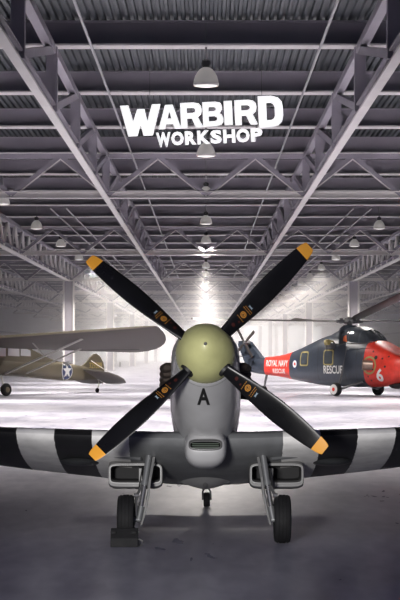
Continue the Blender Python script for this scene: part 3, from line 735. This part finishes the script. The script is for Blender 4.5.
# local axes: x forward, y port, z up; the camera sees the starboard side (y negative)
RED = (.66,.036,.020); BLU = (.030,.040,.058)
M_heli = bands(mat('helicopter paint', BLU, .42, coat=.15), 0, [(-20,BLU),(-6.85,RED),(-4.5,BLU),(1.55,RED)])
M_hblue = mat('dark blue grey paint', BLU, .42, noise=.1, scale=1)
M_hred = mat('red paint', RED, .42, noise=.08, scale=1, coat=.2)
M_hyel = mat('yellow surround', (.34,.28,.10), .5)
M_hglass = mat('cockpit glass', (.055,.065,.075), .08, spec=.7)
M_rotor = mat('rotor blade', (.03,.024,.022), .5)
M_head = mat('rotor head metal', (.14,.14,.145), .45, metal=.5)
M_letter = mat('white lettering', (.75,.75,.74), .5)
M_orange = mat('orange seat', (.60,.12,.03), .6)
HTB = [(3.75,.30,1.75,1.15),(3.6,.62,2.0,.9),(3.2,.90,2.2,.68),(2.5,1.03,2.52,.54),(1.6,1.07,2.86,.46),(.8,1.07,3.0,.44),(-.4,1.07,3.12,.44),(-1.4,1.05,3.14,.45),(-2.2,1.0,2.98,.5),(-3.2,.84,2.66,.6),(-4.5,.60,2.28,.76),(-5.6,.42,2.06,.9),(-6.8,.27,1.96,1.0),(-7.7,.18,1.92,1.1),(-8.3,.10,1.85,1.35)]
def hr(r): return [Vector((r[0], y, z)) for y, z in superring(r[1], r[2], r[3]+(r[2]-r[3])*.42, r[3], 2.7, 3.0, 40)]
hf = MB().rings([hr(r) for r in smoothtab(HTB, 4)]).build('fuselage', M_heli, HR, smooth=50); hb = bvh_of(hf)[0]
# cockpit perched above and behind the nose
ckt = [(1.75,.55,2.86),(1.35,.74,3.18),(.9,.80,3.42),(.4,.80,3.52),(-.3,.78,3.50),(-1.0,.70,3.36),(-1.8,.55,3.05)]
ck2 = MB().rings([[Vector((u, y, z)) for y, z in superring(a, t, 2.5, 2.2, 2.8, 4, 28)] for u, a, t in smoothtab(ckt, 3)]).build('cockpit', M_hblue, HR, smooth=40)
cbv = bvh_of(ck2)[0]
def patch(bv, pts, d, lift, mt, nm, par, maxlen=.12):
    """panel pressed on a surface; pts lie in the plane across d"""
    m = MB(); m.add(pts, [tuple(range(len(pts)))]); m = subdivide(m, maxlen); return project(m, bv, d, lift).build(nm, mt, par, smooth=0)
for s in (-1, 1):
    for us in (((1.42,2.72),(.98,2.70),(.98,3.26),(1.22,3.12)), ((.90,2.70),(.22,2.68),(.22,3.34),(.86,3.32)), ((.12,2.68),(-.52,2.68),(-.52,3.28),(.12,3.34))):
        patch(cbv, [(u, s*2, z) for u, z in us], (0,-s,0), .015, M_hglass, 'side_window', ck2)
    patch(cbv, [(4, s*.06, 2.90), (4, s*.62, 2.86), (4, s*.58, 3.28), (4, s*.06, 3.36)], (-1,0,0), .015, M_hglass, 'windscreen', ck2)
patch(cbv, [(.1,-1.2,2.74),(-.2,-1.2,2.74),(-.2,-1.2,3.02),(.0,-1.2,3.08)], (0,1,0), .03, M_orange, 'seat_headrest', ck2)
# windows with yellow surrounds, door, lettering on the side facing the camera
for u0, z0, w, h in ((-3.05,1.88,.62,.62),(-1.02,1.95,.62,.66)):
    patch(hb, [(u0+x*(w/2+.07), -3, z0+z*(h/2+.07)) for x, z in ((-1,-.8),(-.8,-1),(.8,-1),(1,-.8),(1,.8),(.8,1),(-.8,1),(-1,.8))], (0,1,0), .012, M_hyel, 'window_surround', hf)
    patch(hb, [(u0+x*w/2, -3, z0+z*h/2) for x, z in ((-1,-.8),(-.8,-1),(.8,-1),(1,-.8),(1,.8),(.8,1),(-.8,1),(-1,.8))], (0,1,0), .02, M_hglass, 'window_glass', hf)
for u0, u1 in ((-1.85,-1.83),(.20,.22),(1.0,1.02)): patch(hb, [(u0,-3,.75),(u1,-3,.75),(u1,-3,2.5),(u0,-3,2.5)], (0,1,0), .01, M_black, 'door_seam', hf)
def htext(s_, u, z, w, h, nm='lettering'):
    m = subdivide(fit(text2d(s_, .02), w, h), .2); m.xf(lambda p: (u+p.x, -3, z+p.y)); return project(m, hb, (0,1,0), .02).build(nm, M_letter, hf, smooth=0)
htext('RESCUE', -.66, 1.33, 1.42, .42)
htext('ROYAL NAVY', -5.62, 1.63, 2.05, .34)
htext('RESCUE', -5.45, 1.22, 1.15, .24)
six = subdivide(fit(text2d('6', .03), .40, .66), .15); six.xf(lambda p: (2.62+p.x, -3, 1.08+p.y)); project(six, hb, (0,1,0), .02).build('numeral', M_letter, hf, smooth=0)
for r, mt, lf in ((.27,M_blue,.016),(.19,M_letter,.02),(.08,M_hred,.024)):
    m = subdivide(disc(r, 28), .15); m.xf(lambda p: (-3.92+p.x, -3, 1.60+p.y)); project(m, hb, (0,1,0), lf).build('roundel', mt, hf, smooth=0)
for u, z, r in ((2.35,1.95,.10),(2.75,1.9,.05),(2.2,1.35,.05),(2.95,1.5,.06),(1.85,1.0,.045),(2.1,2.25,.05),(3.05,2.0,.045),(2.0,.8,.05)):
    m = disc(r, 16); m.xf(lambda p: (u+p.x, -3, z+p.y)); project(m, hb, (0,1,0), .014).build('access_port', M_black, hf, smooth=0)
# exhaust pipe with yellow warning ring
m = subdivide(disc(.46, 32, .36), .1); m.xf(lambda p: (1.95+p.x, -3, 1.56+p.y)); project(m, hb, (0,1,0), .016).build('warning_ring', M_hyel, hf, smooth=0)
ex = MB().lathe([(0,.25),(.3,.26),(.46,.25),(.50,.26),(.50,.2),(.25,.18)], (2.05,-.95,1.56), (-.62,-.75,.05), 24).build('exhaust_pipe', mat('heat stained steel', (.30,.22,.18), .4, metal=.6, noise=.2, scale=6), HR)
# winch over the door, mast, rotor
wn = MB().path([(-.9,-.85,2.75),(-.85,-1.3,2.82)], .06, 8).lathe([(0,.1),(.04,.15),(.26,.15),(.3,.1)], (-.98,-1.3,2.72), (1,0,0), 16).build('winch', M_hyel, HR)
MB().box((-.85,-1.1,2.55), (.5,.3,.3)).build('winch_housing', M_head, HR, smooth=0, bevel=.05)
MB().tube((-.85,-1.32,2.6), (-.85,-1.32,2.25), .02).build('winch_hook', M_black, wn)
MB().path([(1.9,-.8,2.72),(1.4,-1.05,2.66),(-.3,-1.22,2.62)], .025, 8).build('side_rail', M_black, HR)
MB().lathe([(0,.62),(.25,.5),(.4,.3)], (-.55,0,3.2), (0,0,1), 28).build('mast_fairing', M_hblue, HR)
hd = MB().lathe([(0,.13),(.25,.13),(.26,.3),(.36,.34),(.44,.30),(.46,.12),(.6,.1)], (-.55,0,3.42), (0,0,1), 24).build('rotor_head', M_head, HR)
HC3 = Vector((-.55,0,3.80))
def world_dir(x, y, z):       # a world direction in the helicopter's own axes
    a = -HR.rotation_euler.z; return Vector((x*math.cos(a)-y*math.sin(a), x*math.sin(a)+y*math.cos(a), z)).normalized()
for dx, dy, rise in ((-.975,-.22,.012),(.30,-.95,.165),(.975,.22,-.01),(-.30,.95,.03)):
    d = world_dir(dx, dy, 0); up = Vector((0,0,1)); e = d.cross(up)
    MB().path([HC3+d*.2, HC3+d*.7+up*.3*rise], [.10,.08], 10).tube(HC3+d*.45-up*.12, HC3+d*.45+up*.16, .09, n=12).build('blade_cuff', M_head, hd)
    rs = []
    for k in range(13):
        r = .65+7.6*k/12; z = rise*r*(1 if rise > .1 else (k/12)); w = (.32 if rise > .1 else .22)*(.55 if k == 0 else 1)
        c = HC3+d*r+up*z
        rs.append([c+e*w*x+up*(t+.12*w*x) for x, t in ((-1,0),(-.5,.035),(.4,.05),(.9,.03),(1,0),(.9,-.025),(.2,-.03))])
    MB().rings(rs).build('rotor_blade', M_rotor, hd, smooth=40)
# tail pylon and tail rotor
def hslab(pts, th, name, m): 
    cu = sum(p[0] for p in pts)/len(pts); cz = sum(p[1] for p in pts)/len(pts)
    return MB().rings([[Vector((cu+(p[0]-cu)*sc, k*th, cz+(p[1]-cz)*sc)) for p in pts] for k, sc in ((-1,.93),(-.5,1),(.5,1),(1,.93))]).build(name, m, HR, smooth=30)
hslab([(-6.9,1.5),(-7.25,1.95),(-8.2,2.78),(-8.45,2.86),(-9.15,2.82),(-9.2,2.66),(-8.55,1.5),(-8.2,1.15),(-7.4,1.05)], .14, 'tail_pylon', M_hblue)
slab_ = MB().box((-8.0,-.55,2.0),(.5,1.0,.05)).build('tailplane', M_hblue, HR, smooth=0)
th_ = MB().lathe([(0,.14),(.25,.12),(.4,.06)], (-8.25,-.12,2.72), (0,-1,0), 18).build('tail_rotor_hub', M_head, HR)
for k in range(4):
    a = R(38+90*k); c = Vector((-8.25,-.42,2.72)); d = Vector((math.cos(a),0,math.sin(a))); e = Vector((-math.sin(a),0,math.cos(a)))
    MB().rings([[c+d*r+e*w*x+Vector((0,t,0)) for x, t in ((-1,0),(0,.02),(1,0),(0,-.02))] for r, w in ((.1,.05),(.3,.09),(.95,.10),(1.0,.07))]).build('tail_rotor_blade', M_rotor, th_, smooth=0)
# undercarriage
for s in (-1, 1):
    c = Vector((0, s*1.5, .34))
    wh = MB().lathe([(-.12,.19),(-.15,.24),(-.13,.31),(-.06,.34),(.06,.34),(.13,.31),(.15,.24),(.12,.19)], c, (0,1,0), 32).build('wheel', M_rub, HR)
    hub = MB().lathe([(-.165,.26),(-.17,.13),(-.14,.02)] if s < 0 else [(.165,.26),(.17,.13),(.14,.02)], c, (0,1,0), 28).build('wheel_cover', M_letter, wh)
    MB().lathe([(-.178,.10),(-.19,.02)] if s < 0 else [(.178,.10),(.19,.02)], c, (0,1,0), 20).build('hub_cap', M_hred, hub)
    MB().path([c+Vector((.0,-s*.14,0)), Vector((.18,s*1.24,1.2)), Vector((.36,s*1.08,2.5))], [.055,.055,.04], 10).build('oleo_strut', M_head, HR)
    MB().path([c+Vector((.02,-s*.12,-.02)), Vector((1.35,s*.92,.72))], .06, 10).path([c+Vector((0,-s*.14,0)), Vector((-.5,s*.8,.6))], .05, 10).build('radius_arm', M_head, HR)
MB().path([(-6.9,0,1.05),(-7.05,0,.6),(-7.15,0,.2)], [.07,.06,.04], 10).build('tail_wheel_strut', M_head, HR)
MB().lathe([(-.07,.1),(-.09,.15),(-.06,.2),(.06,.2),(.09,.15),(.07,.1)], (-7.15,0,.2), (0,1,0), 24).build('tail_wheel', M_rub, HR)
# keel fairing and belly lamp
MB().ball((2.9,0,.62), (.5,.45,.25)).build('belly_fairing', M_black, HR)
# ================================================================== HAZE, LIGHT AND CAMERA
hz = bpy.data.materials.new('haze'); hz.use_nodes = True; nt = hz.node_tree; nt.nodes.remove(nt.nodes['Principled BSDF'])
vs = nt.nodes.new('ShaderNodeVolumeScatter'); vs.inputs['Density'].default_value = HAZE; vs.inputs['Color'].default_value = (1,.985,.975,1); vs.inputs['Anisotropy'].default_value = HAZE_G
nt.links.new(vs.outputs[0], nt.nodes['Material Output'].inputs['Volume'])
o = MB().box((0,(HAZE_Y+YF-.3)/2,4.93), (2*XW-.4, YF-.3-HAZE_Y, 9.84)).build('haze', hz, smooth=0); tag(o, 'pale haze filling the far half of the hangar', 'haze', kind='stuff')

def area(name, loc, target, size, energy, col, sy=None, spread=180):
    l = bpy.data.lights.new(name, 'AREA'); l.energy = energy; l.color = col; l.spread = R(spread)
    l.shape = 'RECTANGLE' if sy else 'DISK'; l.size = size
    if sy: l.size_y = sy
    o = bpy.data.objects.new(name, l); COL.objects.link(o); o.location = loc
    o.rotation_euler = (Vector(target)-Vector(loc)).to_track_quat('-Z', 'Y').to_euler(); return o
area('front_fill', (0,-11,4.6), (0,22,2.0), 16, FRONT_FILL_W, (.80,.83,1), 6.5)  # added soft fill from behind the camera; no door is built
for nm, loc, tgt, ang, en, c, sz in SPOTS:
    l = bpy.data.lights.new(nm, 'SPOT'); l.energy = en; l.color = c; l.spot_size = R(ang); l.spot_blend = 1; l.shadow_soft_size = sz
    o = bpy.data.objects.new(nm, l); COL.objects.link(o); o.location = loc; o.rotation_euler = (Vector(tgt)-Vector(loc)).to_track_quat('-Z', 'Y').to_euler()
for nm, loc, tgt, sz, en, c in KEYS: area(nm, loc, tgt, sz, en, c)

w = bpy.data.worlds.new('World'); SC.world = w; w.use_nodes = True
w.node_tree.nodes['Background'].inputs[0].default_value = (*WORLD_C, 1); w.node_tree.nodes['Background'].inputs[1].default_value = WORLD_S

cd_ = bpy.data.cameras.new('camera'); co = bpy.data.objects.new('camera', cd_); COL.objects.link(co)
co.location = (0, 0, HC); co.rotation_euler = (R(90), 0, 0)
cd_.sensor_width = 36; cd_.sensor_fit = 'AUTO'; cd_.lens = F/600*36
cd_.shift_x = -(VX-200)/600; cd_.shift_y = (VY-300)/600
cd_.clip_start = .5; cd_.clip_end = 2000
SC.camera = co
SC.view_settings.view_transform = 'Standard'; SC.view_settings.look = 'None'; SC.view_settings.gamma = 1; SC.view_settings.use_curve_mapping = False
SC.view_settings.exposure = EXPO
SC.cycles.use_denoising = True
SC.cycles.max_bounces = 6; SC.cycles.diffuse_bounces = 4; SC.cycles.glossy_bounces = 3; SC.cycles.volume_bounces = 1
SC.cycles.sample_clamp_indirect = 4; SC.cycles.caustics_reflective = False; SC.cycles.caustics_refractive = False
